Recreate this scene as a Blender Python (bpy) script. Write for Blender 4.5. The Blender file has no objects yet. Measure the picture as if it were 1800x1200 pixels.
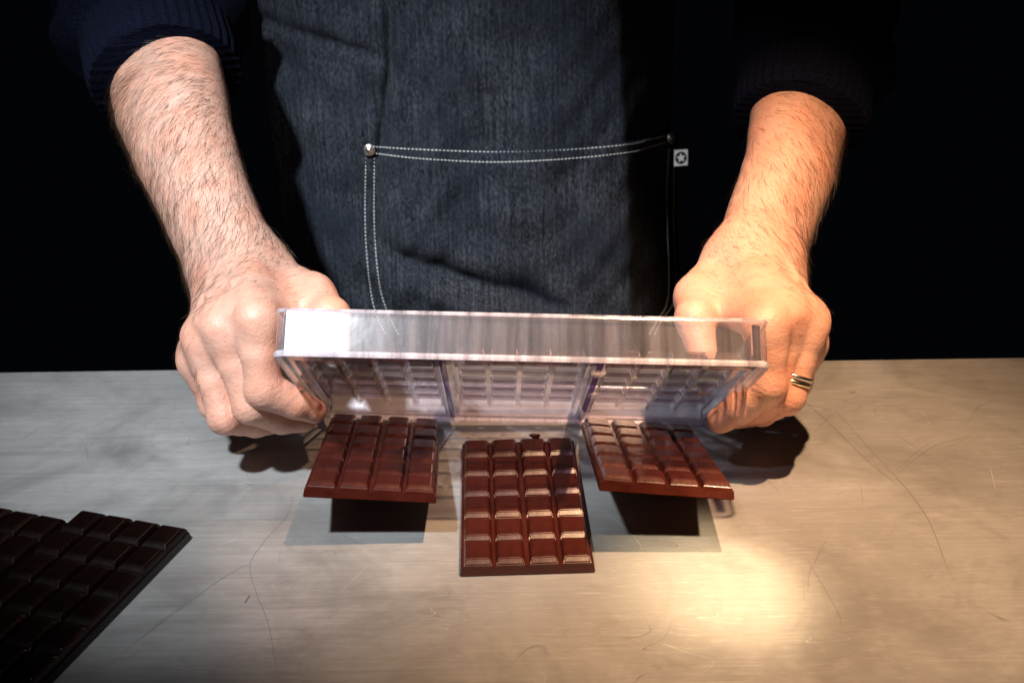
import bpy, bmesh, math, random
import numpy as np
from mathutils import Matrix, Vector, Euler

random.seed(7); rng = np.random.default_rng(7)
sc = bpy.context.scene
col = sc.collection

# ------------------------------------------------------------------ camera
FPX = 1950.0; TH = math.radians(25.0); ROLL = 0.0144; CAM_H = 0.387
F_ = np.array([0, math.cos(TH), -math.sin(TH)]); U0 = np.array([0, math.sin(TH), math.cos(TH)]); R0 = np.array([1.0, 0, 0])
R_ = math.cos(ROLL)*R0 - math.sin(ROLL)*U0; U_ = math.sin(ROLL)*R0 + math.cos(ROLL)*U0
C_ = np.array([0, 0, CAM_H])
cam_d = bpy.data.cameras.new('camera'); cam = bpy.data.objects.new('camera', cam_d); col.objects.link(cam)
cam_d.sensor_width = 36; cam_d.lens = 36*FPX/1800; cam_d.clip_start = .01; cam_d.clip_end = 50
cam.matrix_world = Matrix([[R_[i], U_[i], -F_[i], C_[i]] for i in range(3)] + [[0, 0, 0, 1]])
cam_d.dof.use_dof = True; cam_d.dof.focus_distance = .70; cam_d.dof.aperture_fstop = 11.0
sc.camera = cam

# ------------------------------------------------------------------ world, lamps, exposure
wd = bpy.data.worlds.new('World'); sc.world = wd; wd.use_nodes = True
bg = wd.node_tree.nodes['Background']; bg.inputs[0].default_value = (.55, .7, 1, 1); bg.inputs[1].default_value = .0012
sc.view_settings.view_transform = 'Standard'; sc.view_settings.look = 'None'
sc.view_settings.exposure = 0.34; sc.view_settings.gamma = 1
def spot(name, loc, aim, power, colr, size, cone, blend):
    l = bpy.data.lights.new(name, 'SPOT'); o = bpy.data.objects.new(name, l); col.objects.link(o)
    l.energy = power; l.color = colr; l.shadow_soft_size = size; l.spot_size = math.radians(cone); l.spot_blend = blend
    o.location = loc; o.rotation_euler = (Vector(aim)-Vector(loc)).to_track_quat('-Z', 'Y').to_euler()
    return o
spot('cool_key_lamp', (-.36, .08, .98), (-.14, .77, .08), 90, (.91, .965, 1.0), .03, 37.5, 1.0)
spot('warm_pendant_lamp', (.19, .43, .80), (.140, .63, 0), 58, (1.0, .60, .33), .010, 49, 1.0)
spot('added_warm_pool_spot', (.36, .16, .72), (.112, .505, 0), 110, (1.0, .72, .41), .02, 9, 1.0)  # added spot with no visible source, makes the warm pool on the steel

# ------------------------------------------------------------------ helpers
def P(x, y, d):                                  # photo pixel + distance -> place in the room
    return C_ + d*F_ + (x-900)/FPX*d*R_ + (600-y)/FPX*d*U_
def link(o, parent=None):
    col.objects.link(o)
    if parent: o.parent = parent
    return o
def mesh_obj(name, verts, faces, mat, parent=None, smooth=False):
    me = bpy.data.meshes.new(name); me.from_pydata([tuple(v) for v in verts], [], faces); me.update()
    if smooth: me.polygons.foreach_set('use_smooth', [True]*len(me.polygons))
    me.materials.append(mat)
    return link(bpy.data.objects.new(name, me), parent)
def bm_obj(name, bm, mat, parent=None, smooth=False):
    me = bpy.data.meshes.new(name); bm.to_mesh(me); bm.free()
    if smooth: me.polygons.foreach_set('use_smooth', [True]*len(me.polygons))
    me.materials.append(mat)
    return link(bpy.data.objects.new(name, me), parent)
def tag(o, label, cat=None, group=None):
    o['label'] = label
    if cat: o['category'] = cat
    if group: o['group'] = group
    return o
def empty(name, loc=(0, 0, 0), rot=(0, 0, 0)):
    o = bpy.data.objects.new(name, None); o.location = loc; o.rotation_euler = rot; o.empty_display_size = .02
    return link(o)
class NT:
    def __init__(s, name):
        s.m = bpy.data.materials.new(name); s.m.use_nodes = True; s.t = s.m.node_tree; s.t.nodes.clear()
        s.out = s.t.nodes.new('ShaderNodeOutputMaterial')
    def n(s, typ, ins=None, **kw):
        nd = s.t.nodes.new(typ)
        for k, v in kw.items(): setattr(nd, k, v)
        for k, v in (ins or {}).items(): s.set(nd.inputs[k], v)
        return nd
    def set(s, sock, v):
        if isinstance(v, bpy.types.NodeSocket): s.t.links.new(v, sock)
        elif isinstance(v, bpy.types.Node): s.t.links.new(v.outputs[0], sock)
        else: sock.default_value = v
    def math(s, op, a, b=0.0, clamp=False):
        nd = s.n('ShaderNodeMath', operation=op, use_clamp=clamp); s.set(nd.inputs[0], a); s.set(nd.inputs[1], b); return nd.outputs[0]
    def mix(s, f, a, b):
        nd = s.n('ShaderNodeMix', data_type='RGBA'); s.set(nd.inputs[0], f); s.set(nd.inputs[6], a); s.set(nd.inputs[7], b); return nd.outputs[2]
    def ramp(s, f, lo, hi, a=0.0, b=1.0):
        nd = s.n('ShaderNodeMapRange'); s.set(nd.inputs[0], f)
        for i, v in zip((1, 2, 3, 4), (lo, hi, a, b)): nd.inputs[i].default_value = v
        return nd.outputs[0]
    def coord(s, scale=(1, 1, 1), rot=(0, 0, 0)):
        tc = s.n('ShaderNodeTexCoord'); mp = s.n('ShaderNodeMapping'); s.t.links.new(tc.outputs['Object'], mp.inputs[0])
        mp.inputs['Scale'].default_value = scale; mp.inputs['Rotation'].default_value = rot; return mp.outputs[0]
    def noise(s, vec, scale, detail=3, rough=.55, dist=0):
        return s.n('ShaderNodeTexNoise', {'Vector': vec, 'Scale': scale, 'Detail': detail, 'Roughness': rough, 'Distortion': dist}).outputs[0]
    def bump(s, h, strength, dist, normal=None):
        nd = s.n('ShaderNodeBump', {'Height': h, 'Strength': strength, 'Distance': dist})
        if normal is not None: s.set(nd.inputs['Normal'], normal)
        return nd.outputs[0]
    def done(s, sh): s.set(s.out.inputs[0], sh); return s.m
def simple(name, c, rough=.5, metal=0.0, spec=.5):
    t = NT(name); return t.done(t.n('ShaderNodeBsdfPrincipled', {'Base Color': (*c, 1), 'Roughness': rough, 'Metallic': metal, 'Specular IOR Level': spec}))

# ------------------------------------------------------------------ materials
def mat_steel():
    t = NT('worn_steel'); br = t.coord((7, 260, 1)); o = t.coord()
    brush = t.noise(br, 1.0, 5, .65); blot = t.noise(o, 5.5, 5, .6, .6); fine = t.noise(t.coord((60, 500, 1)), 1.0, 3, .7)
    smear = t.noise(t.coord((5, 14, 1), (0, 0, .5)), 1.0, 4, .6, 1.2)
    base = t.mix(t.ramp(blot, .3, .72), (.28, .28, .28, 1), (.58, .58, .58, 1))
    base = t.mix(t.ramp(smear, .54, .74, 0, .7), base, (.20, .19, .185, 1))
    base = t.mix(t.ramp(brush, .35, .7, .0, .46), base, (.27, .265, .26, 1))
    base = t.mix(t.ramp(fine, .55, .8, 0, .35), base, (.75, .75, .74, 1))
    cool = t.noise(o, 9, 4, .65, .8)
    for k, (rz, sx, lo) in enumerate(((.32, 5, .66), (-.75, 7, .68), (1.25, 8, .69), (2.2, 6, .70), (.02, 4, .64))):
        ms = t.math('MULTIPLY', t.ramp(t.noise(t.coord((sx, 1100, 1), (0, 0, rz)), 1.0, 2, .5), lo, lo+.06), t.ramp(t.noise(o, 13+3*k, 3, .6), .50, .62))
        base = t.mix(t.math('MULTIPLY', ms, .42), base, (.12, .115, .11, 1) if k % 2 else (.82, .82, .82, 1))
    base = t.mix(t.ramp(cool, .47, .68, 0, .58), base, (.20, .195, .19, 1))
    base = t.mix(t.ramp(t.noise(o, 34, 5, .7, 1.2), .52, .70, 0, .24), base, (.20, .19, .18, 1))
    # fine hairline scratches: thin iso-lines of warped noise, broken up
    sc1 = t.noise(t.coord((9, 9, 1), (0, 0, .6)), 1.0, 1, .4, 2.6); l1 = t.math('ABSOLUTE', t.math('SUBTRACT', sc1, .5))
    brk = t.noise(o, 22, 2); m1 = t.math('MULTIPLY', t.ramp(l1, 0, .0035, 1, 0), t.ramp(brk, .56, .64))
    sc2 = t.noise(t.coord((4, 12, 1), (0, 0, -.7)), 1.3, 1, .4, 3.4); l2 = t.math('ABSOLUTE', t.math('SUBTRACT', sc2, .47))
    brk2 = t.noise(o, 17, 2, .5, 1); m2 = t.math('MULTIPLY', t.ramp(l2, 0, .0028, 1, 0), t.ramp(brk2, .57, .66))
    base = t.mix(t.math('MULTIPLY', m1, .55), base, (.10, .095, .09, 1)); base = t.mix(t.math('MULTIPLY', m2, .5), base, (.85, .85, .84, 1))
    rough = t.math('ADD', t.ramp(blot, .3, .7, .36, .26), t.ramp(brush, .3, .7, 0, .1))
    bmp = t.bump(t.math('ADD', brush, t.math('MULTIPLY', fine, .6)), .22, .0006)
    return t.done(t.n('ShaderNodeBsdfPrincipled', {'Base Color': base, 'Metallic': .45, 'Roughness': rough, 'Normal': bmp, 'Specular IOR Level': .4}))
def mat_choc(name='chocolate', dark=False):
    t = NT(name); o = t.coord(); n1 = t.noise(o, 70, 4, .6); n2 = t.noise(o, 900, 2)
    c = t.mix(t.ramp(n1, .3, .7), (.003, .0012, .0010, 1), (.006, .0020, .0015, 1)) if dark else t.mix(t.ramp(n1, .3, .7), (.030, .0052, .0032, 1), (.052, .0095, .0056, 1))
    pit = t.math('MULTIPLY', t.ramp(t.n('ShaderNodeTexVoronoi', {'Vector': o, 'Scale': 330.0}).outputs[0], .10, .22, -1, 0), t.ramp(t.noise(o, 60, 2), .60, .66))
    b = t.bump(t.math('ADD', pit, t.math('ADD', t.math('MULTIPLY', n1, .8), t.math('MULTIPLY', n2, .12))), .14, .0012)
    return t.done(t.n('ShaderNodeBsdfPrincipled', {'Base Color': c, 'Roughness': t.ramp(t.noise(o, 38, 5, .7), .3, .72, .20, .31), 'Normal': b, 'IOR': 1.5, 'Specular IOR Level': .5}))
def mat_plastic(name='clear_polycarbonate', tint=(.88, .865, .89), haze=.012, rough=.02, f0=.06, bmp=.02):
    t = NT(name); lw = t.n('ShaderNodeLayerWeight', {'Blend': .5}); f = t.math('POWER', lw.outputs['Facing'], 2.3)
    f = t.math('ADD', t.math('MULTIPLY', f, .85), f0, True)
    o = t.coord(); nz = t.noise(o, 55, 3); nrm = t.bump(nz, bmp, .002)
    tr = t.n('ShaderNodeBsdfTransparent', {'Color': (*tint, 1)})
    gl = t.n('ShaderNodeBsdfGlossy', {'Color': (1, 1, 1, 1), 'Roughness': rough, 'Normal': nrm})
    df = t.n('ShaderNodeBsdfTranslucent', {'Color': (.95, .93, 1, 1)}); df2 = t.n('ShaderNodeBsdfDiffuse', {'Color': (.9, .88, .95, 1)})
    hz = t.n('ShaderNodeMixShader', {0: .5, 1: df.outputs[0], 2: df2.outputs[0]})
    a = t.n('ShaderNodeMixShader', {0: t.ramp(t.noise(t.coord((110, 110, 7)), 1.0, 3, .7), .36, .66, haze*.45, haze*1.7), 1: tr.outputs[0], 2: hz.outputs[0]})
    return t.done(t.n('ShaderNodeMixShader', {0: f, 1: a.outputs[0], 2: gl.outputs[0]}).outputs[0])
def mat_denim():
    t = NT('dark_denim'); tw = t.coord((1, 1, 1), (0, math.radians(-38), 0))
    wv = t.n('ShaderNodeTexWave', {'Vector': tw, 'Scale': 200.0, 'Distortion': 2.2, 'Detail': 3.0, 'Detail Scale': 2.0, 'Detail Roughness': .7}, wave_type='BANDS', bands_direction='Z').outputs[0]
    sp = t.noise(t.coord((1, 1, .45)), 520, 3, .85); slub = t.noise(t.coord((420, 1, 14)), 1.0, 3, .6); wash = t.noise(t.coord(), 11, 4, .6)
    v = t.math('ADD', t.math('MULTIPLY', wv, .17), t.math('ADD', t.math('MULTIPLY', sp, .75), t.math('MULTIPLY', slub, .35)))
    c = t.mix(t.ramp(v, .54, .86), (.0014, .0021, .0045, 1), (.090, .100, .124, 1)); c = t.mix(t.ramp(wash, .38, .66, 0, .72), c, (.010, .014, .024, 1))
    b = t.bump(v, .55, .0008)
    return t.done(t.n('ShaderNodeBsdfPrincipled', {'Base Color': c, 'Roughness': .92, 'Normal': b, 'Specular IOR Level': .15}))
def mat_knit():
    t = NT('navy_knit'); o = t.coord(); n = t.noise(o, 700, 3, .7); n2 = t.noise(o, 60, 3)
    c = t.mix(t.ramp(n, .4, .75), (.0005, .0008, .0034, 1), (.006, .0085, .030, 1))
    return t.done(t.n('ShaderNodeBsdfPrincipled', {'Base Color': c, 'Roughness': .95, 'Specular IOR Level': .1, 'Normal': t.bump(t.math('ADD', n, n2), .9, .0015)}))
def mat_skin():
    t = NT('skin'); at = t.n('ShaderNodeAttribute', attribute_name='tone'); o = t.coord()
    mott = t.noise(o, 95, 4, .6); pore = t.n('ShaderNodeTexVoronoi', {'Vector': o, 'Scale': 950.0}).outputs[0]; wr = t.noise(t.coord((1, 1, 1)), 420, 3, .6)
    c = t.mix(t.ramp(mott, .42, .72, 0, .42), at.outputs['Color'], (.50, .20, .135, 1))
    c = t.mix(t.ramp(t.noise(o, 260, 2), .66, .74, 0, .35), c, (.33, .13, .075, 1))
    h = t.math('ADD', t.math('MULTIPLY', pore, .35), t.math('ADD', t.math('MULTIPLY', wr, .9), t.math('MULTIPLY', mott, .6)))
    return t.done(t.n('ShaderNodeBsdfPrincipled', {'Base Color': c, 'Roughness': t.ramp(mott, .3, .7, .40, .52), 'Normal': t.bump(h, .42, .0011), 'Subsurface Weight': .12,
        'Subsurface Radius': (.012, .004, .002), 'Subsurface Scale': .35, 'Specular IOR Level': .45}))
STEEL = mat_steel(); CHOC = mat_choc(); CHOC_D = mat_choc('dark_chocolate', True); PC = mat_plastic(); PC_RIB = mat_plastic('violet_polycarbonate', (.34, .30, .50), .02); PC_SKIRT = mat_plastic('glare_haze_polycarbonate', (.95, .93, .97), .075, .20, .035, .10)  # skirt's pale streaky haze paints in the lamp glare on its wall
DENIM = mat_denim(); KNIT = mat_knit(); SKIN = mat_skin()
PC_EDGE = mat_plastic('dark_edge_polycarbonate', (.30, .26, .42), .02)
THREAD = simple('white_thread', (.88, .87, .86), .8); RIVET = simple('rivet_metal', (.72, .68, .62), .28, 1.0)
WHITE = simple('tag_white', (.8, .79, .78), .8); BLACK = simple('tag_black', (.008, .008, .009), .8); GOLD = simple('pale_gold', (.80, .66, .42), .22, 1.0)
SILVER = simple('silver', (.78, .76, .72), .25, 1.0)
HAIR = simple('hair_brown', (.045, .022, .011), .45); SCR_D = simple('scratch_dark', (.15, .14, .13), .5, .4); SCR_L = simple('scratch_light', (.85, .84, .82), .35, .6)

# ------------------------------------------------------------------ work table
YE = .7854
table = tag(empty('work_table', (0, .47, 0)), 'worn brushed steel work table with scratched top, chocolate bars lying on it', 'table')
def local_box(name, lo, hi, mat, parent, bev=0.0):
    bm = bmesh.new(); bmesh.ops.create_cube(bm, size=1)
    for v in bm.verts: v.co = [lo[i] + (v.co[i]+.5)*(hi[i]-lo[i]) for i in range(3)]
    if bev: bmesh.ops.bevel(bm, geom=bm.edges[:], offset=bev, segments=2, affect='EDGES')
    return bm_obj(name, bm, mat, parent)
local_box('tabletop', (-.95, -.34, -.003), (.95, YE-.47, 0), STEEL, table)
local_box('folded_edge', (-.95, YE-.47-.003, -.045), (.95, YE-.47-.0005, -.0032), STEEL, table)
local_box('folded_edge', (-.95, -.339, -.045), (.95, -.336, -.0032), STEEL, table)
for sx in (-.9, .86):
    for sy in (-.32, .26): local_box('leg', (sx, sy, -.86), (sx+.04, sy+.04, -.0032), STEEL, table)

def ray_table(x, y):
    v = F_ + (x-900)/FPX*R_ + (600-y)/FPX*U_; return C_ - CAM_H/v[2]*v
def catmull(pts, n):
    pts = np.asarray(pts, float)
    if len(pts) == 2: return pts[0] + np.linspace(0, 1, n)[:, None]*(pts[1]-pts[0])
    q = np.vstack([2*pts[0]-pts[1], pts, 2*pts[-1]-pts[-2]]); out = []
    for s in np.linspace(0, len(pts)-1-1e-6, n):
        i = int(s); t = s-i; a, b, c, d = q[i:i+4]
        out.append(.5*((2*b)+(-a+c)*t+(2*a-5*b+4*c-d)*t*t+(-a+3*b-3*c+d)*t**3))
    return np.array(out)
def strip(paths, width, z):
    V, Fc = [], []
    for pts, w in paths:
        p = catmull([ray_table(*q)[:2] for q in pts], 6+4*len(pts)); n = len(p); b = len(V)
        t = np.gradient(p, axis=0); t /= np.linalg.norm(t, axis=1)[:, None]+1e-9
        for i in range(n):
            s = i/(n-1); ww = width*w*(.25+.75*math.sin(math.pi*min(max(s, .02), .98))**.5)
            nx, ny = -t[i][1]*ww, t[i][0]*ww
            V += [(p[i][0]+nx, p[i][1]+ny-.47, z), (p[i][0]-nx, p[i][1]-ny-.47, z)]
        Fc += [(b+2*i, b+2*i+1, b+2*i+3, b+2*i+2) for i in range(n-1)]
    return V, Fc
dark = [([(1395, 690), (1450, 737), (1520, 805), (1575, 850)], 1), ([(1470, 722), (1530, 790), (1590, 855), (1630, 910), (1655, 970), (1666, 1003)], 1.1),
        ([(1430, 760), (1475, 717)], .8), ([(1310, 812), (1345, 840), (1370, 864)], .9), ([(1580, 830), (1640, 785), (1690, 770)], .7), ([(1575, 825), (1610, 795), (1640, 775)], .6),
        ([(1512, 850), (1517, 885)], .7), ([(1430, 1000), (1440, 970), (1460, 935)], .6), ([(1420, 1040), (1425, 1000), (1450, 960)], .6), ([(1428, 800), (1410, 800), (1360, 775)], .5),
        ([(515, 870), (505, 905), (470, 945), (440, 990), (450, 1040), (470, 1090), (482, 1150), (488, 1190)], .8), ([(610, 760), (560, 790), (530, 850)], .5),
        ([(335, 765), (328, 785)], .6), ([(150, 780), (155, 808)], .8), ([(35, 775), (70, 750)], .6), ([(250, 1120), (330, 1060), (400, 1010), (440, 990)], .8),
        ([(180, 1180), (260, 1110), (350, 1040)], .5), ([(400, 780), (405, 800)], .5), ([(430, 820), (438, 845)], .5), ([(300, 860), (318, 845)], .5), ([(430, 850), (445, 852)], 1.2),
        ([(430, 1060), (440, 1045)], 3.0), ([(1420, 985), (1470, 1070), (1480, 1100)], .8), ([(1570, 760), (1630, 800)], .5), ([(1700, 745), (1720, 715), (1745, 705)], .7)]
for _ in range(26):
    x, y = random.uniform(30, 1770), random.uniform(680, 1180); a = random.uniform(0, 6.28); L = random.uniform(12, 60); k = random.uniform(-.15, .15)
    dark.append(([(x, y), (x+L*math.cos(a)*.5, y+L*math.sin(a)*.3), (x+L*math.cos(a+k), y+.6*L*math.sin(a+k))], random.uniform(.2, .4)))
light = [([(1580, 735), (1615, 720), (1635, 745)], .8), ([(1670, 790), (1700, 775), (1715, 765)], 1.0), ([(1740, 820), (1750, 860)], 1.0), ([(1730, 700), (1790, 705)], .7), ([(1720, 1055), (1750, 1050)], .9),
         ([(60, 745), (75, 735)], .9), ([(75, 765), (85, 755)], .9), ([(80, 770), (110, 780)], .6), ([(30, 775), (42, 773)], 1.0), ([(590, 905), (605, 925)], .8), ([(1050, 893), (1090, 920), (1120, 950), (1128, 965)], .8),
         ([(1262, 770), (1278, 790), (1277, 815)], .8), ([(600, 1040), (640, 1000), (680, 970)], .7), ([(0, 868), (30, 855)], .6), ([(1640, 690), (1740, 690)], .5)]
for _ in range(40):
    x, y = random.uniform(30, 1770), random.uniform(680, 1180); a = random.uniform(-.3, .3); L = random.uniform(8, 45)
    light.append(([(x, y), (x+L*math.cos(a), y+L*math.sin(a))], random.uniform(.25, .5)))
o = mesh_obj('scratches', *strip(dark, .00015, .00012), SCR_D, table); o['kind'] = 'stuff'; o['label'] = 'dark hairline scratches in the steel'
o = mesh_obj('scratches', *strip(light, .00016, .00018), SCR_L, table); o['kind'] = 'stuff'; o['label'] = 'bright scratches in the steel'

# ------------------------------------------------------------------ chocolate bars
BW, BL = .077, .142; PX, PY = BW/4, BL/6
def bar_meshes():
    bm = bmesh.new()
    V = [(-.0385, -.071, 0), (.0385, -.071, 0), (.0385, .071, 0), (-.0385, .071, 0)]
    W = [(x*.984, y*.989, .0052) for x, y, _ in V]
    v = [bm.verts.new(p) for p in V+W]
    bm.faces.new(v[3::-1]); bm.faces.new(v[4:])
    for i in range(4): bm.faces.new((v[i], v[(i+1) % 4], v[4+(i+1) % 4], v[4+i]))
    bmesh.ops.bevel(bm, geom=bm.edges[:], offset=.0005, segments=2, affect='EDGES')
    a = bpy.data.meshes.new('slab'); bm.to_mesh(a); bm.free()
    bm = bmesh.new(); pts = []
    for z, hx, hy in ((.0042, PX/2-.0010, PY/2-.00005), (.0070, PX/2-.0017, PY/2-.0003), (.0093, PX/2-.0030, PY/2-.0034)):
        pts.append([bm.verts.new((sx*hx, sy*hy, z)) for sx, sy in ((-1, -1), (1, -1), (1, 1), (-1, 1))])
    bm.faces.new(pts[0][::-1]); bm.faces.new(pts[-1])
    for A, B in zip(pts, pts[1:]):
        for i in range(4): bm.faces.new((A[i], A[(i+1) % 4], B[(i+1) % 4], B[i]))
    es = [e for e in bm.edges if all(v.co.z > .005 for v in e.verts)]
    bmesh.ops.bevel(bm, geom=es, offset=.0006, segments=3, affect='EDGES')
    b = bpy.data.meshes.new('chocolate_square'); bm.to_mesh(b); bm.free()
    return a, b
SLAB, SQ = bar_meshes()
def choc_bar(loc, rot, label, mat, group=None):
    t = tag(empty('chocolate_bar', loc, rot), label, 'chocolate bar', group)
    a, b = (SLAB, SQ) if mat is CHOC else (SLAB.copy(), SQ.copy())
    for m in (a, b):
        m.materials.clear(); m.materials.append(mat)
    link(bpy.data.objects.new('slab', a), t)
    for i in range(4):
        for j in range(6):
            o = link(bpy.data.objects.new('chocolate_square', b), t)
            sx = .0006 if i == 0 else (-.0006 if i == 3 else 0); sy = .0007 if j == 0 else (-.0007 if j == 5 else 0)
            o.location = ((i-1.5)*PX+sx, (j-2.5)*PY+sy, random.uniform(-.00012, .00012)); o.rotation_euler = (random.gauss(0, .008), random.gauss(0, .008), 0)
    return t
SLAB.materials.append(CHOC); SQ.materials.append(CHOC)
centre_bar = choc_bar((.0051, .5865, 0.0002), (0, 0, .0277), 'milk brown chocolate bar lying flat and straight between the two tilted bars', CHOC)
choc_bar((-.0865, .612, .0192), (-.21, .09, .0244), 'tilted chocolate bar dropping out beside the hand without a ring', CHOC)
choc_bar((.0855, .5985, .0240), (-.265, .088, -.0150), 'tilted glossy chocolate bar dropping out beside the hand wearing a ring', CHOC)
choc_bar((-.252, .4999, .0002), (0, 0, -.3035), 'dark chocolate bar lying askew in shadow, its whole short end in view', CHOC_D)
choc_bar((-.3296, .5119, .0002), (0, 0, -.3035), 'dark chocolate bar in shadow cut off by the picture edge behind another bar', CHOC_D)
bm = bmesh.new(); bmesh.ops.create_icosphere(bm, subdivisions=2, radius=1)
for v in bm.verts: v.co = Vector((v.co.x*.0038, v.co.y*.0014, v.co.z*.0024+max(0, v.co.x)*.0006)) * (1+.16*math.sin(v.co.x*5+v.co.z*7))
o = bm_obj('broken_flake', bm, CHOC, centre_bar, True); o.location = (.0115, .0712, .0085); o.rotation_euler = (.2, .25, 0)

# ------------------------------------------------------------------ clear mould
mould = tag(empty('chocolate_mould', (.0038, .6186, .0622), (-.7019, .0366, -.0093)), 'clear rigid plastic mould with three ribbed bar cavities, tipped up and held by both hands', 'mould')
MW, ML, MH = .1375, .0875, .0255
def rrect(hx, hy, r, z, n=5):
    out = []
    for cx, cy, a0 in ((hx-r, hy-r, 0), (-hx+r, hy-r, 90), (-hx+r, -hy+r, 180), (hx-r, -hy+r, 270)):
        for k in range(n+1):
            a = math.radians(a0+90*k/n); out.append((cx+r*math.cos(a), cy+r*math.sin(a), z))
    return out
def ring(name, prof, mat, parent, closed=True):
    V = []; n = 24
    for hx, hy, r, z in prof: V += rrect(hx, hy, r, z)
    m = len(prof); Fc = []
    for k in range(m if closed else m-1):
        a, b = k*n, ((k+1) % m)*n
        Fc += [(a+i, a+(i+1) % n, b+(i+1) % n, b+i) for i in range(n)]
    return mesh_obj(name, V, Fc, mat, parent)
ring('skirt', [(MW, ML, .006, 0), (MW, ML, .006, MH), (MW-.0006, ML-.0006, .0055, MH+.0006), (MW-.0030, ML-.0030, .004, MH+.0006), (MW-.0034, ML-.0034, .004, 0)], PC_SKIRT, mould)
PC_RIM = mat_plastic('rim_glint_polycarbonate', (.95, .93, .97), .42, .15, .08)  # added beads, their pale haze paints the bright lines along the skirt edges
for z0, z1 in ((-.0012, .0022), (MH-.0012, MH+.0010)):
    ring('edge_glint_bead', [(MW+.0004, ML+.0004, .006, z0), (MW+.0011, ML+.0011, .0065, (z0+z1)/2), (MW+.0004, ML+.0004, .006, z1), (MW+.0002, ML+.0002, .006, (z0+z1)/2)], PC_RIM, mould)
# cavity panel: the negative of a bar, open side down, as a thin shell
def axis_profile(half, pitch, n, flat, edge, gap, slope):
    xs, hs = [-half, -edge-.0004, -edge+.0006], [0, 0, .0052]
    for i in range(n):
        c = (i-(n-1)/2)*pitch
        xs += [c-pitch/2+gap, c-pitch/2+gap+slope, c+pitch/2-gap-slope, c+pitch/2-gap]; hs += [.0056, .0096, .0096, .0056]
    xs += [edge-.0006, edge+.0004, half]; hs += [.0052, 0, 0]
    return np.array(xs), np.array(hs)
def cavity_mesh(hw, hl):
    xs, hx = axis_profile(hw, PX, 4, .0, BW/2+.0012, .0014, .0015); ys, hy = axis_profile(hl, PY, 6, .0, BL/2+.0012, .0004, .0020)
    V = []; nx, ny = len(xs), len(ys)
    for off in (0, .0016):
        for j in range(ny):
            for i in range(nx): V.append((xs[i], ys[j], min(hx[i], hy[j])+off+.0004))
    Fc = []; q = nx*ny
    for j in range(ny-1):
        for i in range(nx-1):
            a = j*nx+i; Fc.append((a, a+nx, a+nx+1, a+1)); Fc.append((q+a, q+a+1, q+a+nx+1, q+a+nx))
    loop = [i for i in range(nx)] + [j*nx+nx-1 for j in range(1, ny)] + [(ny-1)*nx+i for i in range(nx-2, -1, -1)] + [j*nx for j in range(ny-2, 0, -1)]
    for a, b in zip(loop, loop[1:]+loop[:1]): Fc.append((a, b, q+b, q+a))
    return V, Fc
pw = (MW-.0036)/3
cv = mesh_obj('cavity', *cavity_mesh(pw-.0022, ML-.0036), PC, mould); cv.location.x = -2*pw
for k in (0, 1):
    c = cv.copy(); link(c, mould); c.location.x = 2*pw*k
for sx in (-1, 1):
    o = local_box('rib', (-.0020, -ML+.0036, .0002), (.0020, ML-.0036, .0247), PC_RIB, mould, .0004); o.location.x = sx*pw
for sx in (-1, 1):
    for sy in (-1, 1):
        o = local_box('corner_block', (-.0022, -.0022, .0022), (.0022, .0022, MH-.001), PC_EDGE, mould, .0006); o.location = (sx*(MW-.0060), sy*(ML-.0060), 0)

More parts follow.
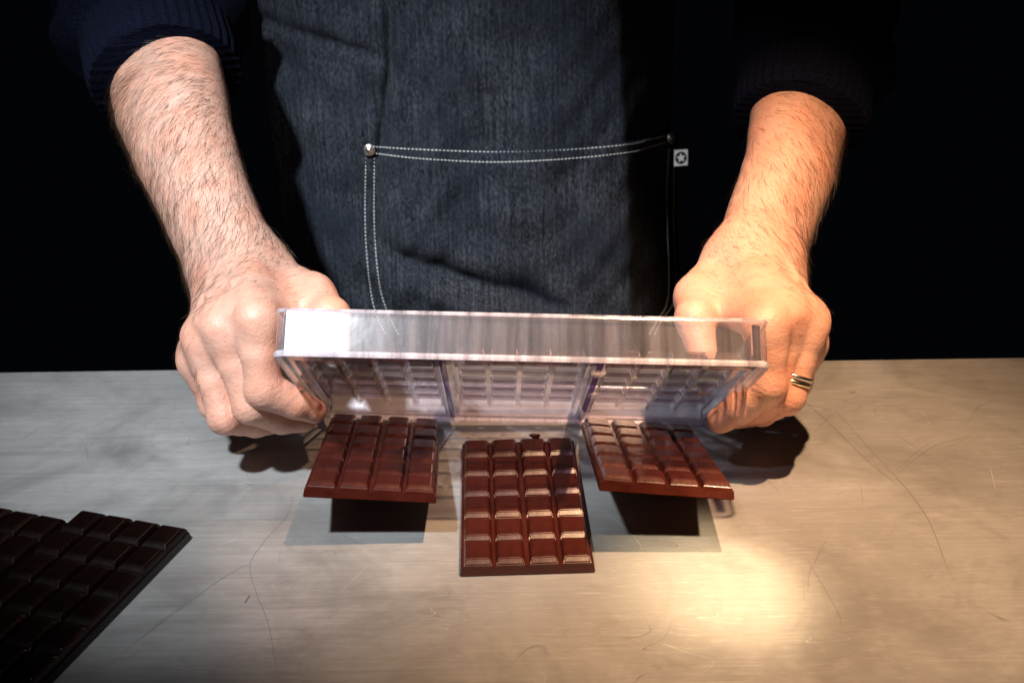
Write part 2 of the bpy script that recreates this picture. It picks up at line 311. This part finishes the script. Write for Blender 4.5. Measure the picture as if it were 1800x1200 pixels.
# ------------------------------------------------------------------ person: arms and hands as one surface
person = tag(empty('person', (0, 1.06, -.45)), 'person in dark denim apron and navy knit with rolled sleeves, gripping the clear mould', 'person')
person_inv = Matrix.Translation((0, -1.06, .45))
def to_person(V): return np.asarray(V) - np.array([0, 1.06, -.45])
def smin(a, b, k):
    h = np.maximum(k-np.abs(a-b), 0)/k; return np.minimum(a, b) - h*h*k*.25
def cone(p, a, b, r1, r2):
    ba = b-a; t = np.clip(((p-a) @ ba)/max(float(ba @ ba), 1e-12), 0, 1)
    q = p-a-t[:, None]*ba; return np.sqrt(np.einsum('ij,ij->i', q, q))-(r1+(r2-r1)*t)
def unit(v): return v/np.linalg.norm(v)
class Arm:
    def __init__(s, J):
        f = lambda k: [P(*q).astype(np.float32) for q in J[k]]
        s.fing = {k: f(k) for k in ('index', 'middle', 'ring', 'pinky')}; s.thumb = f('thumb'); s.wrist = P(*J['wrist']).astype(np.float32)
        s.st = [(P(*q[:3]).astype(np.float32), q[3]) for q in J['arm']]
        m = (s.fing['middle'][0]+s.fing['ring'][0])/2
        s.fwd = unit(m-s.wrist); lat = s.fing['index'][0]-s.fing['pinky'][0]; s.lat = unit(lat-(lat @ s.fwd)*s.fwd)
        n = np.cross(s.fwd, s.lat); s.nrm = unit(n if n @ (C_-m) > 0 or n[2] > .3 else -n)
        if s.nrm[2] < 0: s.nrm = -s.nrm
    def sdf(s, p):
        n, lat = s.nrm, s.lat; W = s.wrist
        # forearm: two overlapping cones side by side
        pts = [(W, .0300)] + s.st; arm = None
        for sd in (-1, 1):
            d = None
            for (a, ra), (b, rb) in zip(pts, pts[1:]):
                ax = unit(b-a); sv = unit(lat-(lat @ ax)*ax)
                rA, rB = .70*ra, .74*rb
                c = cone(p, a+sd*sv*(ra-rA), b+sd*sv*(rb-rB), rA, rB); d = c if d is None else np.minimum(d, c)
            arm = d if arm is None else smin(arm, d, .022)
        # palm
        palm = None
        for k, off, r1, r2 in (('index', .016, .0150, .0128), ('middle', .005, .0165, .0130), ('ring', -.006, .0160, .0122), ('pinky', -.016, .0150, .0112)):
            m = s.fing[k][0]; c = cone(p, W+lat*off-n*.001, m-n*.0035, r1, r2); palm = c if palm is None else smin(palm, c, .010)
            palm = smin(palm, cone(p, W+lat*off*.9+n*.010, m+n*.0020, .0055, .0055), .010)
        th = s.thumb
        palm = smin(palm, cone(p, th[0], th[1], .0165, .0120), .014)
        palm = smin(palm, cone(p, (th[0]+W)/2, (s.fing['index'][0]*.55+W*.45)-n*.006, .017, .013), .012)
        palm = smin(palm, cone(p, (th[0]*.35+th[1]*.65)-n*.002, s.fing['index'][0]*.62+W*.38-n*.006, .008, .009), .014)
        palm = smin(palm, cone(p, W-lat*.014-n*.006, s.fing['pinky'][0]*.7+W*.3-n*.010, .017, .014), .012)
        ks = ('index', 'middle', 'ring', 'pinky')
        for ka, kb in zip(ks, ks[1:]):
            qa, qb = s.fing[ka], s.fing[kb]; a1, b1 = qa[0]*.84+qa[1]*.16, qb[0]*.84+qb[1]*.16
            palm = smin(palm, cone(p, a1-n*.0035, b1-n*.0035, .0082, .0082), .008)
            palm = smin(palm, cone(p, qa[0]*.9+W*.1-n*.001, qb[0]*.9+W*.1-n*.001, .0105, .0100), .012)
        palm = smin(palm, cone(p, th[1]*.6+th[2]*.4-n*.001, s.fing['index'][0]*.85+W*.15-n*.007, .0080, .0095), .012)
        palm = smin(palm, cone(p, th[1]-n*.002, s.fing['index'][0]*.7+W*.3-n*.006, .0095, .0100), .012)
        out = smin(arm, palm, .020)
        F = None
        for k, sc_ in (('index', 1.10), ('middle', 1.10), ('ring', 1.06), ('pinky', .93)):
            q = s.fing[k]; m = q[0]+(q[1]-q[0])*.5
            d = smin(cone(p, q[0]-n*.0035, m, .0104*sc_, .0099*sc_), cone(p, m, q[1], .0100*sc_, .0104*sc_), .003)
            m2 = q[1]+(q[2]-q[1])*.5
            d = smin(d, cone(p, q[1], m2, .0104*sc_, .0092*sc_), .004); d = smin(d, cone(p, m2, q[2], .0092*sc_, .0090*sc_), .003)
            d = smin(d, cone(p, q[2], q[3], .0090*sc_, .0076*sc_), .003)
            F = d if F is None else smin(F, d, .0006)
        d = smin(cone(p, th[1], th[2], .0130, .0124), cone(p, th[2], th[3], .0124, .0095), .004)
        F = smin(F, d, .0012)
        return smin(out, F, .0065)
def surface_net(fn, lo, hi, h, B=4):
    lo = np.asarray(lo, np.float32); n = (np.ceil((np.asarray(hi)-lo)/(h*B)).astype(int))
    gx = [lo[i]+np.arange(n[i]+1)*h*B for i in range(3)]
    cp = np.stack(np.meshgrid(*gx, indexing='ij'), -1).reshape(-1, 3).astype(np.float32)
    cd = fn(cp).reshape(n+1)
    mid = cd[:-1, :-1, :-1]; act = np.abs(mid) < h*B*2.3
    N = n*B+1; f = np.repeat(np.repeat(np.repeat(cd, B, 0), B, 1), B, 2)[:N[0], :N[1], :N[2]].copy()
    msk = np.zeros(N, bool); ar = np.repeat(np.repeat(np.repeat(act, B, 0), B, 1), B, 2)
    for dx in (0, 1):
        for dy in (0, 1):
            for dz in (0, 1): msk[dx:dx+ar.shape[0], dy:dy+ar.shape[1], dz:dz+ar.shape[2]] |= ar
    idx = np.argwhere(msk); vals = np.empty(len(idx), np.float32)
    for k in range(0, len(idx), 400000):
        vals[k:k+400000] = fn((lo+idx[k:k+400000]*h).astype(np.float32))
    f[msk] = vals
    s = f < 0
    cc = s[:-1, :-1, :-1].astype(np.int8)
    for o in ((1,0,0),(0,1,0),(0,0,1),(1,1,0),(1,0,1),(0,1,1),(1,1,1)):
        cc = cc + s[o[0]:N[0]-1+o[0], o[1]:N[1]-1+o[1], o[2]:N[2]-1+o[2]]
    cells = np.argwhere((cc > 0) & (cc < 8)); cid = -np.ones(N-1, np.int64); cid[tuple(cells.T)] = np.arange(len(cells))
    acc = np.zeros((len(cells), 3)); cnt = np.zeros(len(cells))
    cor = [(a, b, c) for a in (0, 1) for b in (0, 1) for c in (0, 1)]
    cv_ = {c: f[cells[:, 0]+c[0], cells[:, 1]+c[1], cells[:, 2]+c[2]] for c in cor}
    for a in cor:
        for ax in range(3):
            if a[ax]: continue
            b = list(a); b[ax] = 1; b = tuple(b); fa, fb = cv_[a], cv_[b]; m = (fa < 0) != (fb < 0)
            t = fa[m]/(fa[m]-fb[m]); pos = np.tile(np.array(a, float), (m.sum(), 1)); pos[:, ax] = t; acc[m] += pos; cnt[m] += 1
    V = lo+(cells+acc/cnt[:, None])*h; quads = []
    for ax in range(3):
        u, w = (ax+1) % 3, (ax+2) % 3; sl0 = [slice(None)]*3; sl1 = [slice(None)]*3; sl0[ax] = slice(0, -1); sl1[ax] = slice(1, None)
        e = np.argwhere(s[tuple(sl0)] != s[tuple(sl1)]); e = e[(e[:, u] > 0) & (e[:, w] > 0) & (e[:, u] < N[u]-1) & (e[:, w] < N[w]-1)]
        ins = s[tuple(e.T)]; q = []
        for du, dw in ((1, 1), (0, 1), (0, 0), (1, 0)):
            c = e.copy(); c[:, u] -= du; c[:, w] -= dw; q.append(cid[tuple(c.T)])
        q = np.stack(q, 1); q[~ins] = q[~ins][:, ::-1]; quads.append(q)
    return V, np.concatenate(quads)
J1 = dict(wrist=(420, 482, .762),
    index=[(448, 556, .672), (464, 684, .680), (518, 708, .690), (552, 722, .700)], middle=[(390, 573, .684), (442, 712, .690), (496, 735, .706), (534, 736, .722)],
    ring=[(356, 602, .697), (396, 732, .700), (448, 742, .722), (492, 740, .742)], pinky=[(341, 631, .712), (376, 710, .722), (408, 738, .742), (442, 742, .760)],
    thumb=[(484, 490, .757), (548, 518, .722), (580, 556, .695), (588, 616, .686)],
    arm=[(402, 447, .770, .0330), (373, 383, .785, .0340), (347, 320, .805, .0362), (323, 260, .822, .0405), (303, 190, .840, .0455), (287, 120, .862, .0470), (268, 30, .895, .0450)])
J2 = dict(wrist=(1330, 462, .757),
    index=[(1352, 566, .670), (1350, 676, .678), (1304, 716, .690), (1266, 738, .702)], middle=[(1388, 552, .682), (1360, 690, .690), (1332, 716, .706), (1296, 730, .722)],
    ring=[(1424, 572, .690), (1382, 698, .692), (1340, 722, .726), (1310, 732, .742)], pinky=[(1425, 600, .714), (1400, 672, .730), (1362, 700, .748), (1330, 715, .762)],
    thumb=[(1268, 478, .752), (1226, 520, .722), (1222, 560, .696), (1234, 618, .688)],
    arm=[(1337, 440, .768, .0315), (1364, 360, .792, .0325), (1388, 296, .812, .0350), (1405, 205, .838, .0385), (1418, 130, .862, .0410), (1430, 40, .895, .0420)])
ARMS = [Arm(J1), Arm(J2)]
allV, allQ, base = [], [], 0; per_arm = []
for A, lo, hi in ((ARMS[0], (-.345, .565, .012), (-.085, .960, .310)), (ARMS[1], (.085, .565, .012), (.300, .960, .315))):
    V, Q = surface_net(A.sdf, lo, hi, .0012)
    per_arm.append((V, Q)); allV.append(V); allQ.append(Q+base); base += len(V)
V = np.concatenate(allV); Q = np.concatenate(allQ)
def vnormals(V, Q):
    a, b, c, d = (V[Q[:, i]] for i in range(4)); fn = np.cross(c-a, d-b); N = np.zeros_like(V)
    for i in range(4): np.add.at(N, Q[:, i], fn)
    return N/(np.linalg.norm(N, axis=1)[:, None]+1e-12)
def wob(V, freq, seed, n=7):
    r = np.random.default_rng(seed); o = np.zeros(len(V))
    for _ in range(n):
        k = unit(r.normal(size=3))*freq*r.uniform(.6, 1.5); o += np.sin(V @ k + r.uniform(0, 6.28))
    return o/n
N = vnormals(V, Q)
disp = .0008*wob(V, 120, 1)+.00030*wob(V, 420, 2)+.00007*wob(V, 1300, 4)
# creases across the finger joints, folds at the thumb web, raised veins on the back of the hand
for A in ARMS:
    for k, q in A.fing.items():
        for ji, offs in ((1, (-.0034, 0, .0034)), (2, (-.001, .0015))):
            t = unit(q[ji+1]-q[ji-1]); r = np.linalg.norm(V-q[ji], axis=1); s_ = (V-q[ji]) @ t
            for of in offs: disp -= (.00055 if ji == 1 else .00028)*np.exp(-((s_-of+.0006*wob(V, 900, 5))/.00055)**2)*np.exp(-(r/.0125)**4)
    for k in ('index', 'middle', 'ring'):
        a = A.wrist*.75+A.fing[k][0]*.25+A.nrm*.015+A.lat*(.006 if k != 'middle' else -.006); b = A.fing[k][0]+A.nrm*.012-A.lat*.011
        mid = (a+b)/2+A.lat*.005
        for u, w in ((a, mid), (mid, b)):
            d = cone(V.astype(np.float32), u, w, 0, 0); disp += .0013*np.exp(-(d/.0040)**2)
    th = A.thumb; t = unit(th[1]-th[0]); c0 = th[1]*.75+A.fing['index'][0]*.25
    for of in (-.009, -.005, -.001, .003, .007): disp -= .0007*np.exp(-(((V-c0) @ t-of)/.0009)**2)*np.exp(-(np.linalg.norm(V-c0, axis=1)/.013)**4)
V = V+N*disp[:, None]; N = vnormals(V, Q)
tone = np.tile(np.array([.60, .355, .275, 1.0]), (len(V), 1))
def blend(w, c): tone[:, :3] = tone[:, :3]*(1-w[:, None])+np.array(c)*w[:, None]
for A in ARMS:
    for k, q in A.fing.items():
        for ji, w0 in ((0, .5), (1, .62), (2, .4), (3, .28)):
            blend(w0*np.exp(-(np.linalg.norm(V-q[ji]-A.nrm*.006*(ji < 2), axis=1)/.013)**2)*(.7+.3*wob(V, 300, 3)), (.60, .245, .165))
    for k in (0, 2): blend(.4*np.exp(-(np.linalg.norm(V-A.thumb[k+1 if k == 0 else k], axis=1)/.016)**2), (.60, .26, .18))
    e = A.st[-2][0]; blend(.35*np.exp(-(np.linalg.norm(V-e, axis=1)/.09)**2), (.50, .25, .15))
    blend(.5*np.clip(wob(V, 160, 11)+.1, 0, 1), (.62, .27, .18))
tip = ARMS[0].fing['index'][3]; vis = unit(C_-tip)
for du, dv, r in ((-.0030, .0022, .0026), (.0026, .0020, .0021), (-.0025, -.0005, .0016), (.0050, .0035, .0022)):
    c = tip+R_*du+U_*dv+vis*.0072; d = np.linalg.norm(V-c, axis=1)*(1+.35*wob(V, 1500, 9)); blend(np.clip((r-d)/.0009+.5, 0, 1), (.075, .016, .010))
c = tip+vis*.007; blend(.45*np.exp(-(np.linalg.norm(V-c, axis=1)/.009)**2)*(.5+.5*wob(V, 700, 8)), (.42, .12, .06))
n0 = len(per_arm[0][0]); arm_objs = []
for sl, qs, lab in ((slice(0, n0), per_arm[0][1], 'bare hairy forearm and hand, index fingertip smeared with chocolate'), (slice(n0, None), per_arm[1][1], 'bare forearm and hand wearing a double ring')):
    Vi = to_person(V[sl]).astype(np.float32); me = bpy.data.meshes.new('arm'); me.vertices.add(len(Vi)); me.vertices.foreach_set('co', Vi.ravel())
    me.loops.add(len(qs)*4); me.loops.foreach_set('vertex_index', qs.astype(np.int32).ravel()); me.polygons.add(len(qs))
    me.polygons.foreach_set('loop_start', np.arange(0, len(qs)*4, 4, dtype=np.int32)); me.polygons.foreach_set('loop_total', np.full(len(qs), 4, np.int32))
    me.update(calc_edges=True); me.polygons.foreach_set('use_smooth', [True]*len(qs)); me.materials.append(SKIN)
    ca = me.color_attributes.new('tone', 'FLOAT_COLOR', 'POINT'); ca.data.foreach_set('color', tone[sl].astype(np.float32).ravel())
    o = link(bpy.data.objects.new('arm', me), person); o['label'] = lab; arm_objs.append(o)

# arm hair
def make_hair(A, Vi, Ni, count, side, seed):
    r = np.random.default_rng(seed); ax = unit(A.wrist-A.st[-1][0]); L0 = np.linalg.norm(A.wrist-A.st[-1][0])
    s_ = (Vi-A.st[-1][0]) @ ax/L0                              # 0 at the sleeve, 1 at the wrist, >1 hand
    dors = Ni @ A.nrm
    w = np.where(s_ < .95, 1.0, np.clip(1.15-(s_-.95)*3.4, .0, 1)); w *= np.clip(.55+.6*dors, .12, 1)*np.clip(.75+.6*wob(Vi, 55, seed), .15, 1)
    w *= (s_ > .03)
    for k, q in A.fing.items():
        a, b = q[0]*.7+q[1]*.3, q[0]*.25+q[1]*.75
        d = cone(Vi.astype(np.float32), a+A.nrm*.008, b+A.nrm*.008, 0, 0); w = np.maximum(w, .35*(d < .007)*(k != 'index'))
    w[(s_ > 1.02) & (dors < .1)] *= .15
    ids = r.choice(len(Vi), count, p=w/w.sum()); p = Vi[ids]; n = Ni[ids]; S = s_[ids]
    lat = np.cross(n, ax); lat /= np.linalg.norm(lat, axis=1)[:, None]+1e-9
    lat *= np.sign(lat @ R_)[:, None]*side
    swirl = .9*np.sin(6*S+1.5*wob(p, 40, seed+1))+.5*wob(p, 90, seed+2)
    ang = np.clip(.75+.55*(1-S)+.45*swirl, -.4, 2.1)[:, None]+r.normal(0, .22, (count, 1))
    d = ax*np.cos(ang)+lat*np.sin(ang); d -= (d*n).sum(1)[:, None]*n; d /= np.linalg.norm(d, axis=1)[:, None]
    Ln = r.uniform(.008, .021, count)*np.where(S > 1.0, .6, 1); lift = r.uniform(.05, .24, count); cur = r.normal(0, .35, count)
    b = np.cross(n, d); rad = r.uniform(.00005, .00009, count); K = 5; rings = []
    for i in range(K+1):
        t = i/K; c = p+d*(Ln*(t-.10*t*t))[:, None]+n*(Ln*lift*t*(1.25-.75*t)+.0001)[:, None]+b*(Ln*cur*t*t*.6)[:, None]
        rr = (rad*(1-.8*t))[:, None]
        for a in (0, 2.094, 4.189): rings.append(c+rr*(b*math.cos(a)+n*math.sin(a)))
    Vh = np.stack(rings, 1); m = (K+1)*3; tri = []
    for i in range(K):
        for a in range(3): tri.append((i*3+a, i*3+(a+1) % 3, i*3+3+(a+1) % 3, i*3+3+a))
    Qh = (np.array(tri)[None]+(np.arange(count)*m)[:, None, None]).reshape(-1, 4)
    return Vh.reshape(-1, 3), Qh
for ai, (A, sl, side, cnt, seed, lab) in enumerate(((ARMS[0], slice(0, n0), -1, 6000, 3, 'brown hair on the bare arm without a ring'), (ARMS[1], slice(n0, None), 1, 3300, 21, 'brown hair on the arm with the ring'))):
    Vh, Qh = make_hair(A, V[sl], N[sl], cnt, side, seed)
    o = mesh_obj('arm_hair', to_person(Vh), Qh.tolist(), HAIR, arm_objs[ai]); o['kind'] = 'stuff'; o['label'] = lab

# finger ring: two bands side by side
q = ARMS[1].fing['ring']; ax = unit(q[1]-q[0])
for k, (of, mt) in enumerate(((.70, SILVER), (.775, GOLD))):
    bm = bmesh.new(); nseg, pr = 40, ((-.0015, -.0003), (-.0012, .0006), (0, .0010), (.0012, .0006), (.0015, -.0003), (0, -.0009))
    c = q[0]+(q[1]-q[0])*of; e1 = unit(np.cross(ax, (0, 0, 1))); e2 = np.cross(ax, e1); rings = []
    for i in range(nseg):
        a = 2*math.pi*i/nseg; dd = math.cos(a)*e1+math.sin(a)*e2
        rings.append([bm.verts.new(to_person(c+dd*(.0114+h)+ax*z)) for z, h in pr])
    for i in range(nseg):
        A_, B_ = rings[i], rings[(i+1) % nseg]
        for j in range(6): bm.faces.new((A_[j], A_[(j+1) % 6], B_[(j+1) % 6], B_[j]))
    o = bm_obj('ring_band', bm, mt, arm_objs[1], True); o['label'] = 'silver finger ring band' if k == 0 else 'pale gold finger ring band'

# ------------------------------------------------------------------ knitted sweater: torso and rolled sleeves
def tube(path, radii, nseg, mat, name, parent, fn=None):
    path = [np.asarray(p) for p in path]; Vt = []; up = np.array([0, 0, 1.0])
    for i, (c, r) in enumerate(zip(path, radii)):
        t = unit(path[min(i+1, len(path)-1)]-path[max(i-1, 0)]); e1 = unit(np.cross(t, up)); e2 = np.cross(e1, t)
        for j in range(nseg):
            a = 2*math.pi*j/nseg; rr = r*(fn(i, a) if fn else 1); Vt.append(to_person(c+rr*(math.cos(a)*e1*1.04+math.sin(a)*e2)))
    n = len(path); Fc = [(i*nseg+j, i*nseg+(j+1) % nseg, (i+1)*nseg+(j+1) % nseg, (i+1)*nseg+j) for i in range(n-1) for j in range(nseg)]
    return mesh_obj(name, Vt, Fc, mat, parent, True)
SZ = np.linspace(-.38, .34, 37)
Vt, Fc = [], []
for k, z in enumerate(SZ):
    for j in range(64):
        a = 2*math.pi*j/64; w = 1+.02*math.sin(5*a+z*20)+.015*math.sin(9*z*7+a*3)
        Vt.append(to_person((-.03+.165*w*math.cos(a), 1.118+.112*w*math.sin(a), z)))
Fc = [(i*64+j, i*64+(j+1) % 64, (i+1)*64+(j+1) % 64, (i+1)*64+j) for i in range(36) for j in range(64)] + [tuple(range(36*64, 37*64)), tuple(range(63, -1, -1))]
sweater = mesh_obj('sweater', Vt, Fc, KNIT, person, True); sweater['label'] = 'dark navy knitted sweater behind the apron'
def sleeve(pts, r0):
    pts = [P(*q) for q in pts]; path = catmull(pts, 44); n = len(path); rad, cuff_n = [], 14
    # ribbed cuff, hidden inner lip first
    cu = path[:cuff_n]; lip = [cu[3], cu[1], cu[0]]; lr = [r0*.93, r0*.955, r0*.985]
    o1 = tube(lip+list(cu), lr+[r0*(1.0+.012*min(i, 3)) for i in range(cuff_n)], 168, KNIT, 'cuff', sweater, lambda i, a: 1+(.020*math.cos(a*42) if i > 1 else .0)+.02*math.sin(3*a+1))
    bl = list(path[cuff_n-3:]); m = len(bl)
    rr = [r0*(1.0+.30*math.sin(min(1, i/6)*math.pi/2)-.05*math.sin(i*.9)+.06*math.sin(i*.45)) for i in range(m)]; rr[0] = r0*.98
    o2 = tube(bl, rr, 96, KNIT, 'sleeve', sweater, lambda i, a: 1+.035*math.sin(3*a+i*.5)+.02*math.sin(7*a-i*.35)+.012*math.sin(13*a+i))
    for o in (o1, o2): o.matrix_parent_inverse = Matrix.Identity(4)
    return o1, o2
sleeve([(293, 146, .853), (272, 60, .885), (252, -30, .915), (232, -150, .97)], .0540)
sleeve([(1402, 222, .833), (1412, 160, .852), (1425, 60, .890), (1445, -60, .93), (1462, -170, .98)], .0465)

# ------------------------------------------------------------------ denim apron with pocket
def sstep(x, a, b): t = np.clip((x-a)/(b-a), 0, 1); return t*t*(3-2*t)
def apron_y(X, z):
    X = np.asarray(X, float); z = np.asarray(z, float)
    y = 1.066-.128*np.sqrt(np.clip(1-(X/.275)**2, .05, 1))
    xf = .1085-.0635*z; d = X-xf; y = y+2.0*.5*(d+np.sqrt(d*d+.0022**2))            # sharp fold, apron turns away
    y = y+.0075*np.exp(-((X+.108+.01*np.sin(z*20))/.0042)**2)*sstep(z, .085, .13)+.006*sstep(-(X+.108), -.006, .02)*sstep(z, .02, .12)
    y = y+.004*np.exp(-((X+.100-.05*(z-.09))/.004)**2)*sstep(-z, -.11, -.06)*sstep(z, -.0, .05)
    zl = .032-.34*(X+.105)+.25*(X+.02)**2; dz = z-zl; env = sstep(X, -.125, -.09)*sstep(-X, -.085, .0)
    y = y+(.0105*np.exp(-(dz/.011)**2)-.0045*np.exp(-((dz-.026)/.016)**2)-.005*np.exp(-((dz+.024)/.014)**2))*env
    y = y+.006*np.exp(-((z-.222+.25*(X+.16))/.006)**2)*sstep(-X, .09, .12)
    y = y+.0035*np.sin(X*38+z*9+1)*np.exp(-((z+.02)/.2)**2)+.0022*np.sin(X*71-z*25)+.0016*np.sin(z*60+X*22)
    y = y+.003*np.sin(X*90+6*z)*sstep(-X, .12, .17)+.0013*np.sin(X*130+z*70+2*np.sin(z*31))+.0009*np.sin(z*150-X*90+3*np.sin(X*40))
    return y
def ray_apron(x, y, off=0.0):
    x, y = np.atleast_1d(np.asarray(x, float)), np.atleast_1d(np.asarray(y, float))
    v = F_+((x-900)/FPX)[:, None]*R_+((600-y)/FPX)[:, None]*U_; t = np.ones(len(x))
    for _ in range(60):
        p = C_+t[:, None]*v; t = t+.6*(apron_y(p[:, 0], p[:, 2])-off-p[:, 1])/v[:, 1]
    p = C_+t[:, None]*v
    return p if len(p) > 1 else p[0]
NX, NZ = 260, 240
xs = np.linspace(-.215, .160, NX); zs = np.linspace(-.40, .335, NZ); XX, ZZ = np.meshgrid(xs, zs); YY = apron_y(XX, ZZ)
Va = np.stack([XX, YY, ZZ], -1).reshape(-1, 3)
Fa = [(j*NX+i, j*NX+i+1, (j+1)*NX+i+1, (j+1)*NX+i) for j in range(NZ-1) for i in range(NX-1)]
apron = mesh_obj('apron', to_person(Va), Fa, DENIM, person, True); apron['label'] = 'dark indigo denim apron with a wide front pocket'
so = apron.modifiers.new('thick', 'SOLIDIFY'); so.thickness = .0012; so.offset = -1
def on_apron(pts, n, off): 
    q = catmull(pts, n); return ray_apron(q[:, 0], q[:, 1], off)
# pocket patch
top = on_apron([(640, 253), (740, 257), (870, 261), (1000, 257), (1105, 248), (1150, 239), (1190, 229)], 80, 0)
lx = on_apron([(638, 254), (637, 400), (645, 500), (658, 555), (690, 620)], 40, 0); rx = on_apron([(1191, 232), (1189, 300), (1189, 400), (1192, 515), (1165, 565), (1140, 600)], 60, 0)
so_r = np.argsort(rx[:, 2]); so_l = np.argsort(lx[:, 2]); n1, n2 = 130, 70
uu, vv = np.meshgrid(np.linspace(0, 1, n1), np.linspace(0, 1, n2)); X0 = top[0, 0]+(top[-1, 0]-top[0, 0])*uu
zt = np.interp(X0, top[:, 0], top[:, 2]); zz = zt+(-.075-zt)*vv
xl = np.interp(zz, lx[so_l][:, 2], lx[so_l][:, 0]); xr = np.interp(zz, rx[so_r][:, 2], rx[so_r][:, 0]); Xp = xl+(xr-xl)*uu
Vp = np.stack([Xp, apron_y(Xp, zz)-.0016-.0007*(1-sstep(vv, .09, .105))-.003*np.sin(math.pi*uu)*np.exp(-(vv/.12)**2), zz], -1).reshape(-1, 3)
Fp = [(j*n1+i, (j+1)*n1+i, (j+1)*n1+i+1, j*n1+i+1) for j in range(n2-1) for i in range(n1-1)]
pocket = mesh_obj('pocket', to_person(Vp), [f[::-1] for f in Fp], DENIM, apron, True); pocket['label'] = 'wide patch pocket with white double stitching'
sp_ = pocket.modifiers.new('thick', 'SOLIDIFY'); sp_.thickness = .0012; sp_.offset = -1
# white stitches
def stitches(lines):
    Vs, Fs = [], []
    for pts, ln, gap, off in lines:
        p = on_apron(pts, 240, off); cum = np.r_[0, np.cumsum(np.linalg.norm(np.diff(p, axis=0), axis=1))]; s = 0.0
        while s+ln < cum[-1]:
            a, b = (np.array([np.interp(q, cum, p[:, k]) for k in range(3)]) for q in (s, s+ln*random.uniform(.9, 1.08))); s += ln+gap
            t = unit(b-a); n = np.array([0, -1.0, .25]); n = unit(n-(n @ t)*t); w = np.cross(t, n)*.00056; base_ = len(Vs); m = (a+b)/2
            Vs += [a, m+w, m+n*.0006, m-w, m-n*.0004, b]
            for i, j in ((1, 2), (2, 3), (3, 4), (4, 1)): Fs += [(base_, base_+j, base_+i), (base_+5, base_+i, base_+j)]
    return Vs, Fs
LN, GP = .0029, .0006
t1 = [(655, 258), (740, 263), (870, 267), (1000, 263), (1105, 254), (1140, 246), (1172, 238)]; t2 = [(660, 270), (740, 279), (870, 285), (1000, 279), (1105, 268), (1140, 259), (1172, 250)]
la = [(643, 276), (642, 400), (650, 500), (662, 555), (680, 590)]; lb = [(658, 276), (658, 400), (667, 500), (684, 555), (702, 590)]
ra = [(1176, 262), (1172, 350), (1175, 515), (1155, 563), (1140, 590)]; rb = [(1185, 262), (1184, 400), (1187, 517), (1163, 563), (1150, 590)]
o = mesh_obj('stitching', *(lambda r: (to_person(r[0]), r[1]))(stitches([(t1, LN, GP, .0062), (t2, LN, .0004, .0062), (la, LN, GP, .0034), (lb, LN, GP, .0034), (ra, LN, GP, .0090), (rb, LN, GP, .0090)])), THREAD, apron)
o['kind'] = 'stuff'; o['label'] = 'white double row of pocket stitches'
def rivet(x, y, rot):
    c = ray_apron(x, y, .0060 if x < 900 else .0190); bm = bmesh.new(); pr = ((.0052, -.0006), (.0052, .0004), (.0046, .0009), (.0034, .0007), (.0026, .0009), (.0016, .0018), (.0002, .0021)); rr = []
    for r, h in pr: rr.append([bm.verts.new((r*math.cos(2*math.pi*k/24), r*math.sin(2*math.pi*k/24), h)) for k in range(24)])
    for A_, B_ in zip(rr, rr[1:]):
        for k in range(24): bm.faces.new((A_[k], A_[(k+1) % 24], B_[(k+1) % 24], B_[k]))
    bm.faces.new(rr[-1]); bm.faces.new(rr[0][::-1])
    o = bm_obj('rivet', bm, RIVET, apron, True); o.location = to_person(c); o.rotation_euler = rot
rivet(649, 264, (math.radians(82), 0, 0)); rivet(1180, 243, (math.radians(82), 0, math.radians(38)))
# woven tag with its star badge
c = ray_apron(1187, 278, .021)
def flat(name, outline, z0, z1, mat, label=None):
    n = len(outline); Vv = [(x, y, z) for z in (z0, z1) for x, y in outline]
    Ff = [tuple(range(n-1, -1, -1)), tuple(range(n, 2*n))]+[(i, (i+1) % n, n+(i+1) % n, n+i) for i in range(n)]
    o = mesh_obj(name, Vv, Ff, mat, apron); o.location = to_person(c); o.rotation_euler = (math.radians(84), 0, math.radians(9))
    if label: o['label'] = label
flat('woven_tag', [(-.0012, -.0080), (.0126, -.0076), (.0124, .0080), (-.0010, .0078)], 0, .0006, WHITE, 'small white woven tag on the pocket seam')
flat('badge_disc', [(.0056+.0059*math.cos(a), .0061*math.sin(a)) for a in np.linspace(0, 2*math.pi, 33)[:-1]], .00065, .00085, BLACK, 'black round badge on the tag')
flat('badge_star', [(.0056+(.0050 if k % 2 == 0 else .0024)*math.cos(math.pi/2+.12+k*math.pi/5), (.0050 if k % 2 == 0 else .0024)*math.sin(math.pi/2+.12+k*math.pi/5)) for k in range(10)], .0009, .0011, WHITE, 'white five pointed star in the black badge')

# ------------------------------------------------------------------ render settings
sc.render.engine = 'CYCLES'
sc.cycles.max_bounces = 10; sc.cycles.transparent_max_bounces = 32; sc.cycles.glossy_bounces = 4; sc.cycles.diffuse_bounces = 3
sc.cycles.use_denoising = True; sc.cycles.sample_clamp_indirect = 4
